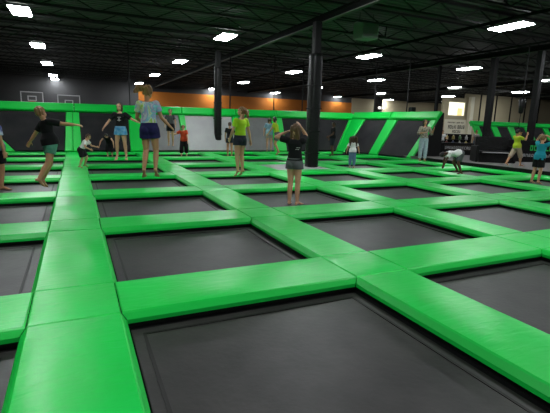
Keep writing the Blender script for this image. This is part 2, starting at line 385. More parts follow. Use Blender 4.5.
# ------------------------------------------------------------------ pillars
def padded_pillar(x, y, z0, zp, r, label):
    t = empty('padded_pillar', (x,y,z0), label, 'pillar')
    b = MB(); n = 28; zs = np.linspace(0, zp-z0, n); V = []; F = []; k = 16
    for i, z in enumerate(zs):
        for j in range(k):
            a = 2*PI*j/k; c, s_ = math.cos(a), math.sin(a); m_ = (abs(c)**5+abs(s_)**5)**(-.2)
            rr = r*m_*(1+.02*math.sin(i*1.9+j*1.3)+(.0 if 0<i<n-1 else -.03)); V.append((rr*c, rr*s_, z))
    for i in range(n-1):
        for j in range(k): F.append((i*k+j, i*k+(j+1)%k, (i+1)*k+(j+1)%k, (i+1)*k+j))
    F += [tuple(range(k-1,-1,-1)), tuple((n-1)*k+j for j in range(k))]
    b.add(V, F, 0, True); pd_ = b.build('padding', M['blackpad'], t)
    for i in range(1, int((zp-z0)/.75)+1):
        b = MB(); zz = i*.75-.3; b.bevbox(-r*1.03,r*1.03,-r*1.03,r*1.03,zz,zz+.035,.006); b.build('strap', M['black'], pd_)
    b = MB(); b.box(-.11,.11,-.11,.11,zp-z0+.002,4.71-z0); b.build('steel_post', M['column'], t)
    return t
padded_pillar(7.38, 12.8, -.025, 3.72, .195, 'tall pillar wrapped in wrinkled black padding, in the middle of the court')
padded_pillar(6.36, 20.36, .36, 4.0, .165, 'black pillar rising out of the light grey wall panel')
def pillar(x, y, label, wd=.16):
    t = empty('steel_pillar', (x,y,.12), label, 'pillar', 'bare dark steel pillars')
    b = MB(); b.box(-wd,wd,-wd,wd,.03,4.59); b.build('post', M['column'], t)
    b = MB(); b.box(-wd-.08,wd+.08,-wd-.08,wd+.08,0,.03); b.build('base_plate', M['column'], t)
pillar(17.9, 12.2, 'dark steel pillar behind the child in the teal shirt', .11)
pillar(17.95, 14.45, 'dark steel pillar rising behind the black bench', .12)
pillar(17.9, 17.75, 'dark steel pillar just past the end of the right wall', .07)
pillar(31.55, 40, 'pale far pillar below a light, above the right wall', .3)
bpy.data.objects['steel_pillar.003'].children[0].data.materials[0] = M['cream']

# ------------------------------------------------------------------ lamps
def lamp(x, y, label):
    t = empty('ceiling_light', (x,y,4.88), label, 'ceiling light', 'ceiling lights')
    b = MB(); b.hexa([(-.31,-.66,0),(.31,-.66,0),(.31,.66,0),(-.31,.66,0),(-.2,-.6,.1),(.2,-.6,.1),(.2,.6,.1),(-.2,.6,.1)]); b.build('housing', M['housing'], t)
    b = MB(); b.hexa([(-.27,-.62,-.04),(.27,-.62,-.04),(.27,.62,-.04),(-.27,.62,-.04),(-.3,-.65,-.002),(.3,-.65,-.002),(.3,.65,-.002),(-.3,.65,-.002)]); b.build('diffuser', M['lamp'], t)
    b = MB()
    for sy in (-.5,.5): b.tube([(0,sy,.1),(0,sy,.5)], .008, 6)
    b.build('hanger', M['column'], t)
rows = [(-1.45, [-5,2.4,9.9,17.38,25.0,32.7,41.4,45.2], 'leftmost row'), (5.85, [-5,2.4,10,17.7,26.2,35.1,44.1], 'second row from left'),
        (13.6, [-5,2.8,10.5,18.3,26.5,36.0,45.2], 'third row from left'), (20.9, [2.8,10.6,18.5,27.0,35.9,45.2], 'fourth row from left'),
        (29.6, [11,19.15,27.3,37.0,45.3], 'fifth row from left'), (37.0, [19,26.7,35.1,45], 'rightmost row'), (43.0, [32.8,41.0], 'far right group')]
for x, ys, nm in rows:
    vis = [y for y in ys if seen(x, y, 4.88, 5)]
    for y in ys:
        if y in vis: k = vis.index(y); lab = f'lit ceiling light, {["nearest","second nearest","third nearest","fourth nearest","fifth nearest","sixth nearest"][k]} in view of the {nm}'
        else: lab = f'ceiling light of the {nm}, over the court out of view, {["frontmost","second","third","fourth"][ys.index(y)%4]}'
        lamp(x, y, lab)
# unit heater, exit light, twin spots
t = empty('unit_heater', (9.9,13.6,4.55), 'grey box heater hanging under the ceiling right of the pillar', 'heater')
b = MB(); b.bevbox(-.34,.34,-.3,.3,0,.62,.03); b.build('housing', M['greybox'], t)
b = MB()
for k in range(6): b.hexa([(-.28,-.36,.08+k*.08),(.28,-.36,.08+k*.08),(.28,-.3,.1+k*.08),(-.28,-.3,.1+k*.08),(-.28,-.36,.095+k*.08),(.28,-.36,.095+k*.08),(.28,-.3,.115+k*.08),(-.28,-.3,.115+k*.08)])
b.build('louvers', M['greybox'], t)
b = MB()
for sx in (-.3,.3): b.tube([(sx,0,.62),(sx,0,1.0)], .012, 6)
b.build('hanger', M['column'], t)
b = MB(); b.tube([(.34,0,.2),(.9,0,.2),(.95,0,.6)], .05, 10); b.build('gas_pipe', M['column'], t)
t = empty('exit_light', (30.6,45.94,4.85), 'small red light on the dark back wall right of the padded pillar', 'exit light')
b = MB(); b.bevbox(-.22,.22,-.06,.06,0,.3,.02); b.build('case', M['black'], t)
b = MB(); b.box(-.17,.17,-.075,-.061,.05,.25); b.build('lens', M['red'], t)
t = empty('emergency_light', (31.5,39.42,3.55), 'twin-headed emergency light on the pale far pillar', 'emergency light')
b = MB(); b.bevbox(-.25,.25,.1,.28,-.2,.1,.02); b.build('case', M['white'], t)
for sx in (-.3,.3):
    b = MB(); b.tube([(sx,.1,0),(sx,-.08,-.02)], [.08,.14], 12); b.build('lamp_head', M['spot'], t)

# basketball boards at the far left
for (x0,x1,z0,z1,label) in ((-3.43,-1.98,2.40,3.19,'leftmost of two basketball backboards on the dark far wall'),(-1.08,.46,2.22,3.08,'right one of two basketball backboards on the dark far wall')):
    y = 36; xm = (x0+x1)/2
    t = empty('basketball_hoop', (xm,y,.12), label, 'basketball hoop', 'basketball hoops')
    hw = (x1-x0)/2; z0 -= .12; z1 -= .12
    b = MB(); b.box(-hw,hw,0,.03,z0,z1); bb_ = b.build('backboard', M['glass'], t)
    b = MB(); e = .07
    for a in ((-hw,hw,z0,z0+e),(-hw,hw,z1-e,z1),(-hw,-hw+e,z0,z1),(hw-e,hw,z0,z1)): b.box(a[0],a[1],-.02,0,a[2],a[3])
    b.build('board_edge', M['boardline'], bb_)
    b = MB(); s_ = .29; zq = z0+.14; zt = zq+.36
    for a in ((-s_,s_,zq,zq+e),(-s_,s_,zt-e,zt),(-s_,-s_+e,zq,zt),(s_-e,s_,zq,zt)): b.box(a[0],a[1],-.02,0,a[2],a[3])
    b.build('target_square', M['boardline'], bb_)
    b = MB(); b.tube([(.23*math.cos(a),-.28+.23*math.sin(a),z0+.1) for a in np.linspace(0,2*PI,25)], .012, 6, ends=False); b.build('rim', M['rim'], t)
    b = MB(); b.tube([(0,.9,0),(0,.9,z0+.3),(0,.03,z0+.4)], .06, 8); b.build('post', M['column'], t)

# ------------------------------------------------------------------ right-hand area
# second court's leaning wall beyond the walkway
sec = Wall((0,22,0.12), (1,22,.12), (0,23.25,2.0), (1,23.25,2.0))
labs = ['first','second','third','fourth','fifth']
xs = [27.0, 28.98, 30.9, 32.9, 35.2]
for i, x in enumerate(xs):
    tag(sec.slab('wall_divider_pad', M['pad_side'], (x,x+.68,x,x+.68), 0, VT, -.04, .06), f'{labs[i]} green divider from the left on the second court wall', 'pad', 'green divider pads of the second court')
for i in range(4):
    a, c = xs[i]+.69, xs[i+1]-.01
    bed(sec, (a,c,a,c), f'{labs[i]} dark wall panel from the left on the second court beyond the walkway')
bed(sec, (xs[4]+.69, 38.5, xs[4]+.69, 38.5), 'rightmost dark wall panel of the second court beyond the walkway')
topband(sec, q(26.95,32.2), 'green top pad over the left half of the second court wall')
topband(sec, q(32.22,38.5), 'green top pad over the right half of the second court wall')
# bench
t = empty('bench', (15.45,12.0,.12), 'black padded bench with a painted highlight on the seat edge beside the walkway', 'bench', rz=-.62)
b = MB(); b.bevbox(-.62,.62,-.35,.35,.0,.36,.03); b.build('base', M['black'], t)
b = MB(); b.bevbox(-.64,.64,-.42,.30,.362,.46,.03); st_ = b.build('seat', M['blackpad'], t)
b = MB(); b.box(-.52,.46,-.435,-.42,.385,.425); b.build('seat_edge_highlight', M['greypad'], st_)  # pale strip that paints the highlight along the seat edge
b = MB(); b.bevbox(-.64,.64,.30,.48,.362,1.02,.04); b.build('backrest', M['blackpad'], t)
for sx in (-.75,.65):
    b = MB(); b.bevbox(sx,sx+.10,-.4,.48,0,.66,.03); b.build('armrest', M['black'], t)
# black barrier board with green and white lettering
def strokes(b, x0, x1, z0, z1, y, n, sd, mi=0):
    r_ = random.Random(sd); wd = (x1-x0)/n
    for k in range(n):
        a = x0+k*wd; c = a+wd*.72; t_ = (z1-z0)*.2
        b.box(a,a+wd*.2,y-.008,y,z0,z1,mi)
        if r_.random() < .6: b.box(c-wd*.2,c,y-.008,y,z0,z1,mi)
        if r_.random() < .75: b.box(a,c,y-.008,y,z1-t_,z1,mi)
        if r_.random() < .6: b.box(a,c,y-.008,y,z0,z0+t_,mi)
        if r_.random() < .5: b.box(a,c,y-.008,y,(z0+z1)/2-t_/2,(z0+z1)/2+t_/2,mi)
t = empty('barrier_board', (17.75,11.5,.12), 'black board with green and white lettering behind the teal shirt child', 'board', rz=-.62)
b = MB(); b.bevbox(-1.75,1.75,0,.12,0,.92,.02); bo_ = b.build('board', M['black'], t)
b = MB(); strokes(b, -.45, .75, .48, .70, 0, 8, 3); b.build('green_lettering', M['greenlit'], bo_)
b = MB(); strokes(b, -.7, .75, .22, .34, 0, 13, 4); b.build('white_lettering', M['boardline'], bo_)
for sx in (-1.5,1.5):
    b = MB(); b.box(sx-.05,sx+.05,-.2,.32,-.0,.03); b.build('foot', M['black'], t)
# counter with goods past the end of the right wall
t = empty('counter', (17.5,15.9,.12), 'low dark service counter past the end of the right slanted wall', 'counter', rz=-.62)
b = MB(); b.bevbox(-1.1,1.0,0,.5,0,.55,.02); b.build('body', M['black'], t)
b = MB(); b.bevbox(-1.14,1.04,-.04,.54,.552,.60,.015); b.build('worktop', M['column'], t)
b = MB(); b.box(-.45,.95,-.02,0,.22,.50); bo_ = b.build('banner', M['ink'], t)
b = MB(); strokes(b, -.42, .92, .28, .42, -.021, 13, 8); b.build('white_lettering', M['boardline'], bo_)
t = empty('display_shelf', (18.6,17.4,.12), 'dark shelf of small goods behind the low counter', 'shelf', rz=-.62)
b = MB(); b.box(-1.2,1.2,.3,.36,0,1.02); b.build('back_panel', M['black'], t)
for z in (.42,.72):
    b = MB(); b.box(-1.2,1.2,0,.298,z-.03,z); b.build('shelf_board', M['column'], t)
for sx in (-1.24,1.2):
    b = MB(); b.box(sx,sx+.04,0,.36,0,1.02); b.build('side_panel', M['black'], t)
cm = Matrix.Translation((18.6,17.4,.12)) @ Matrix.Rotation(-.62, 4, 'Z')
cols = [(.35,.3,.1),(.5,.5,.45),(.25,.05,.04),(.1,.2,.08),(.5,.4,.1),(.12,.15,.35),(.45,.45,.45)]
nm = ['olive','white','dark red','green','amber','blue','pale grey']
for r_ in range(2):
    for k in range(7):
        kk = (k*3+r_*2)%7; m = mat('bottle_'+nm[kk].replace(' ','_'), cols[kk], .35); p = cm @ Vector((-1.02+k*.34, .15, (.42,.72)[r_]))
        tt = empty('bottle', p, f'{nm[kk]} bottle on the {("lower","upper")[r_]} board of the dark display shelf', 'bottle', 'bottles on the display shelf')
        b = MB(); b.tube([(0,0,0),(0,0,.15),(0,0,.19),(0,0,.22)], [.075,.075,.035,.03], 10); b.build('body', m, tt)
        b = MB(); b.tube([(0,0,.221),(0,0,.25)], .032, 10); b.build('cap', M['white'], tt)
# wall notice under the window
t = empty('wall_sign', (33.0,29.9,1.45), 'cream notice with rows of dark lettering below the lit window', 'sign')
b = MB(); b.box(-1.6,1.6,0,.05,-.65,.85); bo_ = b.build('board', M['cream'], t)
b = MB(); strokes(b, -1.1,1.1,-.02,.32,0,9,11); strokes(b,-.5,.6,-.40,-.15,0,5,12); strokes(b,-1.2,.9,.50,.62,0,12,13); b.build('dark_lettering', M['ink'], bo_)
# hanging bag
t = empty('punching_bag', (16.6,11.85,2.1), 'slim black bag hanging by a strap in front of the far tan wall', 'bag')
b = MB(); b.tube([(0,0,0),(0,0,.05),(0,0,.55),(0,0,.62)], [.05,.09,.13,.08], 14); b.build('bag_body', M['blackpad'], t)
b = MB(); b.bar((0,0,.62),(0,0,2.75),.03); b.build('strap', M['column'], t)
b = MB(); b.tube([(0,0,-.6),(0,0,0)], .012, 6); b.build('pull_cord', M['column'], t)

# ------------------------------------------------------------------ people
def skinmat(n, c): return mat(n, c, .55, .35)
SK = {'fair': skinmat('skin_fair',(.60,.33,.20)), 'tan': skinmat('skin_tan',(.50,.255,.135)), 'brown': skinmat('skin_brown',(.10,.045,.025))}
LIP = {'fair': mat('lips_fair',(.42,.12,.10),.5), 'tan': mat('lips_tan',(.30,.085,.06),.5), 'brown': mat('lips_brown',(.09,.03,.025),.5)}
EYEW = mat('eye_white',(.75,.74,.70),.3); EYED = mat('eye_iris',(.02,.014,.01),.2)
HAIR = {'blond': mat('hair_blond',(.20,.105,.032),.5,bump=(60,.5,(1,1,.15))), 'lightbrown': mat('hair_light_brown',(.11,.052,.02),.5,bump=(60,.5,(1,1,.15))),
        'brown': mat('hair_brown',(.06,.028,.014),.5,bump=(60,.5,(1,1,.15))), 'dark': mat('hair_dark',(.012,.009,.008),.5,bump=(60,.5,(1,1,.15)))}
def cloth(n, c, v=None): return mat('cloth_'+n, c, .85, .15, vary=v)
def tiedye():
    m = bpy.data.materials.new('cloth_tie_dye'); m.use_nodes = True; n = m.node_tree.nodes; l = m.node_tree.links; bs = n['Principled BSDF']; bs.inputs['Roughness'].default_value = .85
    tc = n.new('ShaderNodeTexCoord'); nz = n.new('ShaderNodeTexNoise'); nz.inputs['Scale'].default_value = 7; nz.inputs['Detail'].default_value = 2; nz.inputs['Distortion'].default_value = .6
    r = n.new('ShaderNodeValToRGB'); e = r.color_ramp.elements; e[0].position = .30; e[0].color = (.30,.55,.06,1); e[1].position = .72; e[1].color = (.22,.55,.10,1)
    for p, c in ((.40,(.62,.62,.50)),(.47,(.16,.50,.60)),(.53,(.40,.30,.55)),(.59,(.60,.62,.60)),(.66,(.20,.48,.62))): x = e.new(p); x.color = (*c,1)
    l.new(tc.outputs['Object'], nz.inputs['Vector']); l.new(nz.outputs['Fac'], r.inputs[0]); l.new(r.outputs[0], bs.inputs['Base Color']); return m
V3 = lambda t: Vector(t).normalized()
def ortho(d, hint):
    d = Vector(d).normalized(); h = Vector(hint); h = h-d*h.dot(d)
    if h.length < .05: h = Vector((0,0,1))-d*d.z if abs(d.z) < .9 else Vector((1,0,0))-d*d.x
    return h.normalized()
def rcone(b, p, q_, r0, r1, flat=False, n=16):                 # tapered capsule
    p = Vector(p); q_ = Vector(q_); d = (q_-p); L = max(d.length, 1e-5); d = d/L; a = ortho(d, (.3,.9,.2)); c = d.cross(a); rings = []
    if not flat:
        for t in (-85,-60,-30): t = math.radians(t); rings.append((p+d*(r0*math.sin(t)), r0*math.cos(t)))
    rings += [(p, r0), (q_, r1)]
    if not flat:
        for t in (30,60,85): t = math.radians(t); rings.append((q_+d*(r1*math.sin(t)), r1*math.cos(t)))
    V = []; F = []
    for ct, r in rings:
        for k in range(n): t = 2*PI*k/n; V.append(ct+(a*math.cos(t)+c*math.sin(t))*r)
    for i in range(len(rings)-1):
        for k in range(n): F.append((i*n+k, i*n+(k+1)%n, (i+1)*n+(k+1)%n, (i+1)*n+k))
    F += [tuple(range(n-1,-1,-1)), tuple((len(rings)-1)*n+k for k in range(n))]; b.add(V, F)
def ell(b, c, ax, rad, nu=18, nv=12):                          # ellipsoid with axes ax (three vectors)
    V = []; F = []; c = Vector(c)
    for j in range(1, nv):
        t = PI*j/nv-PI/2
        for i in range(nu):
            s_ = 2*PI*i/nu; V.append(c+ax[0]*(rad[0]*math.cos(t)*math.cos(s_))+ax[1]*(rad[1]*math.cos(t)*math.sin(s_))+ax[2]*(rad[2]*math.sin(t)))
    for j in range(nv-2):
        for i in range(nu): F.append((j*nu+i, j*nu+(i+1)%nu, (j+1)*nu+(i+1)%nu, (j+1)*nu+i))
    V += [c-ax[2]*rad[2], c+ax[2]*rad[2]]; s0 = len(V)-2
    for i in range(nu): F.append((s0, (i+1)%nu, i)); F.append((s0+1, (nv-2)*nu+i, (nv-2)*nu+(i+1)%nu))
    b.add(V, F)
def loft(b, rings, rt, fd, n=24):                              # rings of (centre, rx, ry)
    V = []; F = []
    for c, rx, ry in rings:
        for k in range(n): t = 2*PI*k/n; V.append(Vector(c)+rt*(rx*math.cos(t))+fd*(ry*math.sin(t)))
    for i in range(len(rings)-1):
        for k in range(n): F.append((i*n+k, i*n+(k+1)%n, (i+1)*n+(k+1)%n, (i+1)*n+k))
    F += [tuple(range(n-1,-1,-1)), tuple((len(rings)-1)*n+k for k in range(n))]; b.add(V, F)
def fuse(b, vox, it=2):                                        # one watertight skin from overlapping shapes
    o = bpy.data.objects.new('tmp', b.mesh('tmp', [])); COL.objects.link(o)
    md = o.modifiers.new('r', 'REMESH'); md.mode = 'VOXEL'; md.voxel_size = vox; md.use_smooth_shade = True
    if it: s_ = o.modifiers.new('s', 'SMOOTH'); s_.factor = .5; s_.iterations = it
    dg = bpy.context.evaluated_depsgraph_get(); me = bpy.data.meshes.new_from_object(o.evaluated_get(dg))
    tm = o.data; bpy.data.objects.remove(o); bpy.data.meshes.remove(tm); return me

def person(name_label, loc, phi, h, pose, skin='fair', hair=('short','brown'), top=None, bottom=None, hk=.14, vox=.009, build=1.0, extra=None, female=False, marks=()):
    """loc: world place of the feet (lowest body point at loc.z); phi: heading, degrees clockwise from +Y; pose in the person's own frame (x right, y forward, z up)"""
    P = dict(spine=(0,0,1), twist=0, head=None, face=(0,1,0), ua=((-.25,0,-1),(.25,0,-1)), fa=((-.15,.1,-1),(.15,.1,-1)), th=((0,0,-1),(0,0,-1)), sh=((0,0,-1),(0,0,-1)), ft=((0,1,-.12),(0,1,-.12)), hand=(None,None))
    P.update(pose)
    up = V3(P['spine']); fd = ortho(up, (math.sin(P['twist']), math.cos(P['twist']), 0.0) if abs(up.y) < .93 else (0,0,-1 if up.y>0 else 1)); rt = fd.cross(up).normalized()
    sc = h*build; pel = Vector((0,0,0)); nb = pel+up*.30*h
    b = MB(); J = {}
    prof = [(-.13,.052,.045),(-.06,.080,.056),(.02,.090,.062),(.2,.083,.056),(.45,.071,.050),(.62,.082,.056),(.78,.091,.060),(.90,.086,.053),(.97,.056,.040),(1.02,.030,.030)]
    if female: prof = [(t,x*.97+(.006 if -.1<t<.1 else 0),y+(.006 if .65<t<.8 else 0)) for t,x,y in prof]
    loft(b, [(pel+up*t*.30*h, x*sc, y*sc) for t,x,y in prof], rt, fd)
    for s in (-1,1): ell(b, pel-fd*.018*h+rt*s*.04*h-up*.02*h, (rt,fd,up), (.044*sc,.05*sc,.05*sc))
    Hh = hk*h; hu = V3(P['head']) if P['head'] else (up+Vector((0,0,.6))).normalized()
    hf = ortho(hu, P['face']); hr = hf.cross(hu).normalized()
    neck = max(.028*h, (.18*h-Hh)); hb = nb+ (up*.3+hu*.7).normalized()*neck; hc = hb+hu*.47*Hh
    rcone(b, nb-up*.03*h, hb+hu*.2*Hh-hf*.03*h, .031*sc, .028*sc)
    ell(b, hc+hu*.09*Hh-hf*.04*Hh, (hr,hf,hu), (.335*Hh,.40*Hh,.40*Hh)); ell(b, hc-hu*.20*Hh+hf*.08*Hh, (hr,hf,hu), (.25*Hh,.27*Hh,.28*Hh))
    rcone(b, hc+hf*.34*Hh+hu*.0*Hh, hc+hf*.41*Hh-hu*.11*Hh, .035*Hh, .055*Hh, n=10)                       # nose
    for s in (-1,1): ell(b, hc+hr*s*.335*Hh-hf*.03*Hh-hu*.02*Hh, (hr,hf,hu), (.035*Hh,.075*Hh,.12*Hh), 10, 8)  # ears
    L = dict(ua=.165*h, fa=.14*h, th=.245*h, sh=.235*h)
    for i, s in enumerate((-1,1)):
        S = nb-up*.028*h+rt*s*.095*sc; du, df = V3(P['ua'][i]), V3(P['fa'][i]); E_ = S+du*L['ua']; Wr = E_+df*L['fa']
        rcone(b, nb-up*.05*h+rt*s*.03*h, S, .034*sc, .032*sc); rcone(b, S, E_, .030*sc, .022*sc); rcone(b, E_, E_+df*L['fa']*.35, .022*sc, .0225*sc); rcone(b, E_+df*L['fa']*.35, Wr, .0225*sc, .0145*sc)
        hd = V3(P['hand'][i]) if P['hand'][i] else df
        lat = ortho(hd, (0,1,.1)); nn = hd.cross(lat)
        if nn.dot(rt)*s > 0: nn = -nn                                     # palm faces the body's midline
        hl = .098*h; pc = Wr+hd*hl*.25
        ell(b, pc, (lat,nn,hd), (.026*h,.0115*h,.034*h), 12, 8)
        for k, (o_, ln) in enumerate(((.019,.43),(.0065,.50),(-.0065,.46),(-.019,.37))):
            a0 = Wr+hd*hl*.45+lat*o_*h; d1 = (hd+lat*o_*6+nn*.25).normalized(); d2 = (hd*.8+lat*o_*5+nn*.7).normalized()
            m1 = a0+d1*hl*ln*.52; m2 = m1+d2*hl*ln*.48; rcone(b, a0-hd*hl*.12, m1, .0060*h, .0054*h, n=8); rcone(b, m1, m2, .0054*h, .0046*h, n=8)
        t0 = Wr+hd*hl*.15+lat*.018*h; t1 = t0+(hd*.55+lat*.85+nn*.2).normalized()*hl*.24; t2 = t1+(hd*.9+lat*.35+nn*.35).normalized()*hl*.2
        rcone(b, t0, t1, .0075*h, .0062*h, n=8); rcone(b, t1, t2, .0062*h, .005*h, n=8)
        J[s] = dict(S=S, E=E_, W=Wr, du=du)
        hp = pel-up*.012*h+rt*s*.047*sc; dt, ds = V3(P['th'][i]), V3(P['sh'][i]); K = hp+dt*L['th']; An = K+ds*L['sh']
        rcone(b, hp, hp+dt*L['th']*.3, .052*sc, .050*sc); rcone(b, hp+dt*L['th']*.3, K, .050*sc, .033*sc); kf = ortho(ds, (0,1,0))
        rcone(b, K, K+ds*L['sh']*.3-kf*.006*h, .033*sc, .0345*sc); rcone(b, K+ds*L['sh']*.3-kf*.006*h, An, .0345*sc, .0195*sc)
        fdn = V3(P['ft'][i]); fr = ortho(fdn, rt); fu = fr.cross(fdn)
        if fu.dot(-ds) < 0: fu = -fu
        heel = An-fu*.018*h-fdn*.022*h; ball = An-fu*.024*h+fdn*.075*h
        rcone(b, An, heel, .021*sc, .018*sc, n=12); rcone(b, An+fdn*.01*h, ball, .020*sc, .0155*sc, n=12)
        ell(b, ball, (fr,fdn,fu), (.029*h,.03*h,.0135*h), 12, 8)
        for k in range(5):
            o_ = (-.020+.010*k)*s*-1; tl = .036-.004*k; rcone(b, ball+fr*o_*h, ball+fr*o_*1.15*h+fdn*tl*h-fu*.003*h, .0065*h, .0055*h if k else .007*h, n=8)
        J[s].update(hp=hp, K=K, A=An, dt=dt, ds=ds)
    me = fuse(b, vox)
    co = np.empty(len(me.vertices)*3); me.vertices.foreach_get('co', co); co = co.reshape(-1,3); zmin = co[:,2].min()
    ctr = (J[-1]['A']+J[1]['A'])/2; off = Vector((-ctr.x, -ctr.y, -zmin))
    for m_ in (SK[skin], LIP[skin], EYEW, EYED, HAIR[hair[1]]): me.materials.append(m_)
    fc = np.empty(len(me.polygons)*3); me.polygons.foreach_get('center', fc); fc = fc.reshape(-1,3)-np.array(hc)
    X, Y, Z = (fc@np.array(a_)/Hh for a_ in (hr,hf,hu)); idx = np.zeros(len(me.polygons), int); front = Y > .12
    idx[front & (np.abs(X) < .11) & (np.abs(Z+.245) < .033)] = 1
    for s in (-1,1):
        ex = X-s*.145; idx[front & ((ex/.075)**2+((Z-.01)/.045)**2 < 1)] = 2; idx[front & (ex**2+(Z-.01)**2 < .040**2)] = 3
        idx[front & (np.abs(ex) < .085) & (np.abs(Z-.095) < .020)] = 4
    me.polygons.foreach_set('material_index', idx); me.polygons.foreach_set('use_smooth', [True]*len(me.polygons))
    tr = Matrix.Translation(off); me.transform(tr); me.update(); me.name = 'person'
    root = bpy.data.objects.new('person', me); COL.objects.link(root); root.location = loc; root.rotation_euler = (0,0,-math.radians(phi)); tag(root, name_label, 'person')
    def child(nm, bb, m_, vx=vox, it=2, m2=None, mk=None):
        me2 = fuse(bb, vx, it); me2.materials.append(m_)
        if mk:
            me2.materials.append(m2); c2 = np.empty(len(me2.polygons)*3); me2.polygons.foreach_get('center', c2); c2 = c2.reshape(-1,3)-np.array(pel)
            X2, Y2, Z2 = (c2@np.array(a_)/h for a_ in (rt,fd,up)); ii = np.zeros(len(me2.polygons), int)
            for (sd, a0,a1,z0,z1) in mk: ii[(Y2*sd > .02) & (X2 > a0) & (X2 < a1) & (Z2 > z0) & (Z2 < z1)] = 1
            me2.polygons.foreach_set('material_index', ii)
        me2.polygons.foreach_set('use_smooth', [True]*len(me2.polygons)); me2.transform(tr); me2.name = nm
        o = bpy.data.objects.new(nm, me2); COL.objects.link(o); o.parent = root; return o
    # hair
    st = hair[0]; b = MB(); cx = hc+hu*.13*Hh-hf*.10*Hh
    ell(b, cx, (hr,hf,hu), (.375*Hh,.405*Hh,.405*Hh)); ell(b, cx-hf*.10*Hh-hu*.12*Hh, (hr,hf,hu), (.35*Hh,.33*Hh,.36*Hh))
    if st == 'pony':
        pv = Vector(hair[2]) if len(hair) > 2 else -hf*.9-hu*.5; a0 = cx-hf*.33*Hh+hu*.12*Hh; a1 = a0+pv.normalized()*.55*Hh; a2 = a1+(pv.normalized()*.6-Vector((0,0,.8)))*.55*Hh
        rcone(b, a0, a1, .15*Hh, .23*Hh, n=12); rcone(b, a1, a2, .23*Hh, .07*Hh, n=12); rcone(b, a0, (a1+a2)/2-hu*.12*Hh, .14*Hh, .12*Hh, n=12)
    if st in ('long','big'):
        k = 1.95 if st == 'big' else 1.0; bk = -hf*.20*Hh
        for s in (-1,0,1):
            a0 = cx+hr*s*.24*Hh*k+bk; a1 = hb-hf*.14*Hh+hr*s*.30*Hh*k-up*.05*h; kk = min(k, 1.35); rcone(b, a0, a1, .22*Hh*kk, .19*Hh*kk); rcone(b, a1, a1-up*.09*h, .19*Hh*kk, .09*Hh*kk)
        for s in (-1,1): rcone(b, cx+hr*s*.34*Hh*k, hb+hr*s*.36*Hh*k-hf*.06*Hh, .14*Hh, .13*Hh, n=12)
    if st == 'bob':
        for s in (-1,1): rcone(b, cx+hr*s*.24*Hh, hb+hr*s*.26*Hh-hf*.08*Hh, .19*Hh, .14*Hh)
    ho = child('hair', b, HAIR[hair[1]], vox*1.1); am = (.05 if st in ('pony','big') else .035)*Hh; k_ = 26/Hh*.22
    for v_, nn_ in zip(ho.data.vertices, [v_.normal.copy() for v_ in ho.data.vertices]):
        c_ = v_.co*k_*2.2; v_.co += nn_*am*(math.sin(c_.x*2.1+c_.z*.6)+math.sin(c_.y*2.3+1+c_.z*.5)+.6*math.sin(c_.x*4.3+c_.y*3.7))*.5
    e = .011*h
    if top:
        m_, sleeve, drop = top[0], top[1], top[2]; b = MB()
        pr = [(t,max(x,.100) if t < .3 and drop > .04 else x,max(y,.088) if t < .3 and drop > .04 else y) for t,x,y in prof if t > -.02 and t < 1.0]; z0 = -drop
        rg = [(z0, .104 if drop > .04 else .090, .082 if drop > .04 else .066)]+[p_ for p_ in pr if p_[0] > z0+.08]
        loft(b, [(pel+up*t*.30*h, x*sc+e*(1.25 if t<.5 else 1), y*sc+e*(1.25 if t<.5 else 1)) for t,x,y in rg], rt, fd)
        for s in (-1,1):
            j = J[s]; rcone(b, nb-up*.055*h+rt*s*.03*h, j['S'], .034*sc+e, .032*sc+e)
            if sleeve > 0:
                c1 = j['S']+j['du']*L['ua']*min(sleeve,1); rcone(b, j['S']-j['du']*.012*h, c1, .031*sc+e, .026*sc+e*1.5, flat=True)
                if sleeve > 1: rcone(b, j['E'], j['E']+(j['W']-j['E'])*(sleeve-1), .024*sc+e, .019*sc+e*.9); rcone(b, j['S'], j['E'], .031*sc+e, .024*sc+e)
        child(top[3] if len(top) > 3 else 'shirt', b, m_, vox, 1, m2=top[4] if len(top) > 4 else None, mk=marks)
    if bottom:
        m_, ln, loose = bottom[0], bottom[1], bottom[2]; b = MB(); e2 = .006*h*loose
        loft(b, [(pel+up*t*.30*h, x*sc+e2, y*sc+e2+.004*h) for t,x,y in [(-.16,.07,.052)]+prof[1:4]], rt, fd)
        for s in (-1,1): ell(b, pel-fd*.019*h+rt*s*.04*h-up*.02*h, (rt,fd,up), (.046*sc+e2,.052*sc+e2,.052*sc+e2))
        for s in (-1,1):
            j = J[s]; a1 = min(ln,1); rcone(b, j['hp'], j['hp']+j['dt']*.02*h, .053*sc+e2, .053*sc+e2)
            r1 = .052+( .035-.052)*max(0,(a1-.3)/.7); rcone(b, j['hp']+j['dt']*.01*h, j['hp']+j['dt']*L['th']*a1, .053*sc+e2, r1*sc+e2*1.4, flat=(ln <= 1))
            if ln > 1: c1 = j['K']+j['ds']*L['sh']*(ln-1); rcone(b, j['K'], c1, .036*sc+e2*1.4, (.024 if ln > 1.7 else .034)*sc+e2*1.3, flat=True); rcone(b, j['K']-j['dt']*.01*h, j['K']+j['ds']*.01*h, .036*sc+e2*1.4, .036*sc+e2*1.4)
        child(bottom[3] if len(bottom) > 3 else 'shorts', b, m_, vox, 1)
    return root

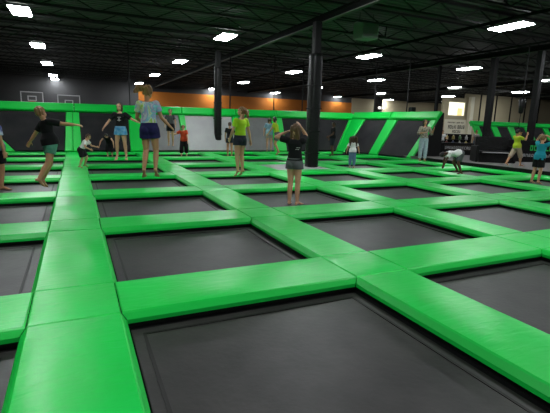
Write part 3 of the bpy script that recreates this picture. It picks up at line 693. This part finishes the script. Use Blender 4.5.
blk = cloth('black', (.012,.012,.013)); wht = cloth('white', (.80,.80,.78)); navy = cloth('navy', (.022,.020,.085)); teal = cloth('teal', (.02,.30,.38)); blue = cloth('sky_blue', (.05,.27,.55), (12,(.20,.42,.62)))
grn = cloth('aqua', (.04,.22,.14), (9,(.10,.30,.22))); org = cloth('orange', (.70,.085,.03)); yel = cloth('neon_yellow', (.42,.68,.03)); pale = cloth('pale_blue', (.16,.32,.42), (9,(.28,.40,.45))); ygr = cloth('yellow_green', (.42,.55,.03))
gry = cloth('grey', (.11,.11,.12)); lgy = cloth('light_grey', (.30,.28,.25)); jean = cloth('pale_denim', (.30,.37,.44), (20,(.38,.44,.50))); jean2 = cloth('blue_denim', (.12,.22,.32)); pat = cloth('patterned', (.10,.08,.045), (28,(.42,.40,.32)))
bw = cloth('blue_white', (.05,.06,.18), (7,(.40,.45,.55))); prt = cloth('pale_print', (.45,.43,.42)); khaki = cloth('khaki', (.34,.27,.20)); dkb = cloth('dark_blue_grey', (.025,.028,.04)); 
DN = (0,0,-1)
# nearest jumpers
person('girl in tie-dye shirt and navy shorts seen from behind, jumping', (1.08,7.2,.45), 12, 1.43,
       dict(spine=(-.04,.05,1), head=(.10,.1,1), face=(.5,1,-.1), ua=((-.22,.35,-.95),(.34,.1,-.92)), fa=((.25,.9,-.35),(.72,.25,-.72)), th=((.0,.16,-1),(.09,.12,-1)), sh=((-.12,-.34,-1),(-.04,-.40,-1)), ft=((0,.75,-.65),(.15,.75,-.62))),
       'tan', ('pony','blond',(-.95,-.35,.05)), (tiedye(), .55, .0), (navy, .40, 2.6), .145, .0075, .96, female=True)
person('girl in black T-shirt and grey shorts, hands on head, back to us', (3.79,7.21,-.15), 44, 1.55,
       dict(spine=(.0,.0,1), head=(.05,.12,1), face=(.3,1,-.1), ua=((-.95,.05,.22),(-.02,.92,.38)), fa=((.82,.25,.42),(-.35,-.62,.75)), th=((.01,.0,-1),(.01,.0,-1)), sh=((-.02,-.03,-1),(.02,-.03,-1)), ft=((-.25,1,-.05),(.3,1,-.05))),
       'fair', ('long','lightbrown'), (blk, .6, -.1, 'shirt', prt), (gry, .26, 2.2), .135, .0075, 1.0, female=True, marks=[(-1,.03,.075,.185,.193),(-1,.02,.065,.165,.172)])
person('boy in black T-shirt and aqua shorts jumping with one arm stretched out', (-.60,8.38,.16), 66, 1.38,
       dict(spine=(-.12,-.10,1), head=(-.30,-.35,1), face=(-.5,1,-.25), ua=((-.55,-.35,-.8),(.35,.92,-.18)), fa=((-.50,-.35,-.8),(.40,.9,-.06)), th=((-.10,.02,-1),(.06,-.30,-1)), sh=((-.06,-.50,-1),(.0,-.62,-1)), ft=((0,.75,-.65),(0,.75,-.65))),
       'tan', ('short','blond'), (blk, .75, .06), (grn, .50, 1.6), .15, .0075, 1.05)
person('child in blue and white shirt cut off by the left picture edge', (-1.53,10.5,-.15), 60, 1.62,
       dict(ua=((-.2,.1,-1),(.2,.05,-1)), fa=((0,.3,-1),(.1,.15,-1)), th=((0,.05,-1),(0,.1,-1)), sh=((0,-.15,-1),(0,-.1,-1))), 'tan', ('short','brown'), (bw, .6, .05), (blk, .7, 3.0), .145, .0085)
person('girl in neon yellow shirt and dark shorts jumping, face turned left', (3.36,9.05,.19), -20, 1.47,
       dict(spine=(.0,-.06,1), head=(0,.05,1), face=(-.8,1,.0), ua=((-.2,.25,-1),(.30,-.12,-.95)), fa=((.1,.6,-.8),(.22,-.05,-1)), th=((-.03,.02,-1),(.05,.12,-1)), sh=((.0,-.12,-1),(.0,-.10,-1)), ft=((0,.8,-.6),(0,.8,-.6))),
       'fair', ('pony','blond',(-.1,-.8,-.6)), (yel, .55, .02), (dkb, .34, 2.4), .135, .0085, female=True)
person('girl in black T-shirt and sky blue shorts facing us, arms spread', (1.18,13.0,.25), 198, 1.52,
       dict(spine=(.0,.05,1), head=(-.0,.1,1), face=(.25,1,-.1), ua=((-.85,.2,-.55),(.62,.2,-.80)), fa=((-.85,.3,-.35),(.55,.45,-.85)), th=((-.10,.06,-1),(.10,.06,-1)), sh=((-.05,-.12,-1),(.04,-.12,-1)), ft=((-.1,.8,-.55),(.1,.8,-.55))),
       'fair', ('bob','brown'), (blk, .75, -.02, 'shirt', prt), (blue, .40, 2.2), .14, .0085, female=True, marks=[(1,-.03,.03,.215,.228),(1,-.006,.012,.15,.21),(1,-.03,.035,.165,.172)])
person('small child in white shirt and black shorts running along the left walkway', (.12,13.3,.006), 112, 1.02,
       dict(spine=(0,.62,1), head=(0,.65,1), face=(0,1,-.1), ua=((-.25,.55,-.8),(.25,.15,-.9)), fa=((.0,.95,-.2),(.1,.9,-.4)), th=((-.05,.55,-.9),(.05,.20,-1)), sh=((0,-.35,-1),(0,-.42,-1)), ft=((0,1,-.1),(0,1,-.15))),
       'fair', ('short','brown'), (wht, .6, .0), (blk, .85, 2.8), .165, .0085, 1.1)
person('child in dark clothes bending forward against the black wall panel', (1.25,18.8,-.15), 200, 1.25,
       dict(spine=(0,.85,.65), head=(0,.9,.3), face=(0,.3,-1), ua=((-.62,.25,-.8),(.62,.25,-.8)), fa=((-.15,.15,-1),(.3,.15,-1)), th=((-.12,.35,-1),(.12,.35,-1)), sh=((0,-.45,-1),(0,-.45,-1))),
       'fair', ('short','dark'), (blk, .3, .0), (blk, 1.3, 2.2, 'trousers'), .155, .0095)
person('child in dark clothes jumping in front of the grey wall panel', (3.36,16.84,.44), 195, 1.32,
       dict(ua=((-.3,.2,-.9),(.3,.2,-.9)), fa=((-.05,.6,-.8),(.05,.6,-.8)), th=((-.06,.1,-1),(.06,.1,-1)), sh=((0,-.15,-1),(0,-.15,-1)), ft=((0,.7,-.7),(0,.7,-.7))),
       'fair', ('short','brown'), (gry, .6, .0), (blk, .6, 3.0), .145, .0095)
person('child in bright orange shirt and dark trousers with one arm out', (4.3,18.7,-.15), 196, 1.42,
       dict(spine=(.08,.30,1), head=(-.1,.6,1), face=(-.1,1,-.5), ua=((-.25,.25,-1),(.70,.3,-.4)), fa=((-.05,.3,-1),(.85,.3,.1)), th=((-.10,.25,-1),(.14,.2,-1)), sh=((-.02,-.3,-1),(.02,-.3,-1))),
       'fair', ('short','lightbrown'), (org, .6, .05), (blk, 1.6, 3.0, 'trousers'), .15, .0095)
person('boy in dark T-shirt and shorts standing before the light grey panel', (6.35,18.5,-.15), 35, 1.55,
       dict(ua=((-.3,.1,-1),(.3,.15,-1)), fa=((-.1,.3,-1),(.1,.3,-1)), th=((-.05,0,-1),(.05,0,-1))), 'tan', ('short','brown'), (blk, .6, .02), (dkb, .45, 2.6), .14, .0095)
person('child in pale blue shirt jumping behind the child in yellow-green', (7.5,16.68,.21), 20, 1.36,
       dict(ua=((-.35,.1,-.9),(.35,.1,-.9)), fa=((-.1,.3,-1),(.1,.3,-1)), th=((-.06,.1,-1),(.06,.1,-1)), sh=((0,-.2,-1),(0,-.2,-1)), ft=((0,.75,-.6),(0,.75,-.6))),
       'fair', ('bob','brown'), (pale, .7, .15), (lgy, .5, 2.5), .145, .0095)
person('child in yellow-green shirt and grey shorts leaning, knees bent', (7.13,14.95,.2), -48, 1.45,
       dict(spine=(.1,.28,1), head=(.0,.2,1), face=(0,1,-.1), ua=((-.2,.45,-.9),(.35,-.1,-.9)), fa=((0,.6,-.8),(.2,.2,-1)), th=((-.05,.15,-1),(.08,.35,-1)), sh=((-.02,-.45,-1),(.02,-.50,-1)), ft=((0,.8,-.55),(0,.8,-.55))),
       'tan', ('bob','dark'), (ygr, .5, .0), (gry, .62, 2.8), .14, .009)
person('boy in dark clothes in profile right of the padded pillar', (10.8,16.8,.005), -75, 1.56,
       dict(spine=(0,-.03,1), ua=((-.2,.25,-.9),(.25,-.15,-1)), fa=((-.1,.9,-.5),(.15,.5,-.9)), th=((-.03,.12,-1),(.03,-.05,-1)), sh=((0,-.1,-1),(0,-.15,-1))), 'brown', ('short','dark'), (blk, .6, .05), (dkb, .85, 3.0), .14, .0095)
person('small girl with big brown hair, white shirt and jeans, seen from behind', (9.3,13.1,-.15), 28, 1.17,
       dict(ua=((-.35,.1,-.9),(.45,.1,-.9)), fa=((-.15,.3,-.9),(.25,.2,-1)), th=((-.05,.05,-1),(.05,0,-1))), 'fair', ('big','brown'), (wht, .7, .08), (jean2, 1.8, 2.2, 'trousers'), .165, .0085, 1.05, female=True)
person('woman in patterned top and pale jeans clasping hands by the right wall', (13.6,14.0,.005), 212, 1.74,
       dict(head=(.05,.05,1), face=(-.15,1,-.05), ua=((-.45,.15,-.85),(.35,.30,-.85)), fa=((-.10,.60,.72),(-.82,.55,.22)), th=((-.05,.02,-1),(.05,.0,-1)), sh=((0,-.02,-1),(0,-.02,-1))), 'tan', ('long','dark'), (pat, 1.15, -.08), (jean, 1.92, 1.9, 'jeans'), .128, .009, .98, female=True)
person('child in white shirt bent over with hands on the green pad', (10.98,9.65,.005), -62, 1.30,
       dict(spine=(0,.97,-.02), head=(0,.85,-.35), face=(0,.2,-1), ua=((-.25,.55,-1),(.25,.25,-1)), fa=((-.05,.35,-1),(.05,.05,-1)), th=((-.1,.22,-1),(.1,.55,-.95)), sh=((0,-.45,-1),(0,-.60,-1)), ft=((0,1,-.05),(0,1,-.1))),
       'brown', ('short','dark'), (wht, .6, .05), (gry, .75, 3.0), .145, .0085, 1.05)
person('child in yellow-green shirt and khaki trousers striding along the grey walkway', (14.68,10.5,.12), 102, 1.36,
       dict(spine=(0,-.12,1), head=(0,.1,1), face=(.15,1,.05), ua=((-.25,.65,-.35),(.25,.75,-.35)), fa=((.2,.3,.95),(-.1,.3,.95)), th=((-.06,-.52,-1),(.04,.42,-1)), sh=((0,-.55,-1),(0,.12,-1)), ft=((0,.9,-.4),(0,1,.05))),
       'tan', ('short','dark'), (ygr, .6, .05), (khaki, 1.15, 3.0, 'trousers'), .14, .0085)
person('child in teal shirt and black shorts with both hands on the head', (12.52,8.18,-.15), 92, 1.44,
       dict(spine=(.0,.10,1), head=(0,.15,1), face=(.2,1,.0), ua=((-.60,.60,.50),(.50,.75,.45)), fa=((.62,-.45,.65),(-.62,-.45,.60)), th=((-.04,-.05,-1),(.04,.05,-1)), sh=((0,-.22,-1),(0,-.12,-1)), ft=((0,1,-.2),(0,1,-.15))),
       'fair', ('short','blond'), (teal, .6, .14), (blk, .75, 3.0), .145, .0085)
person('child in white shirt behind the low dark counter', (17.7,16.9,.12), 205, 1.2, dict(ua=((-.4,.3,-.9),(.4,.3,-.9)), fa=((.1,.9,-.3),(-.1,.9,-.3))), 'tan', ('short','dark'), (wht, .6, .0), (blk, 1.9, 2, 'trousers'), .135, .011)
person('child in pale shirt standing right of the dark display shelf', (20.0,16.7,.12), 200, 1.25, dict(), 'tan', ('short','brown'), (lgy, .6, .0), (jean2, 1.9, 2, 'trousers'), .13, .011)

# ------------------------------------------------------------------ world and view
w = bpy.data.worlds.new('world'); scn.world = w; w.use_nodes = True
w.node_tree.nodes['Background'].inputs[0].default_value = (0,0,0,1); w.node_tree.nodes['Background'].inputs[1].default_value = 0
scn.view_settings.view_transform = 'Standard'; scn.view_settings.look = 'None'; scn.view_settings.gamma = 1; scn.view_settings.use_curve_mapping = False
scn.view_settings.exposure = 0
try: scn.cycles.max_bounces = 6; scn.cycles.sample_clamp_indirect = 4
except Exception: pass
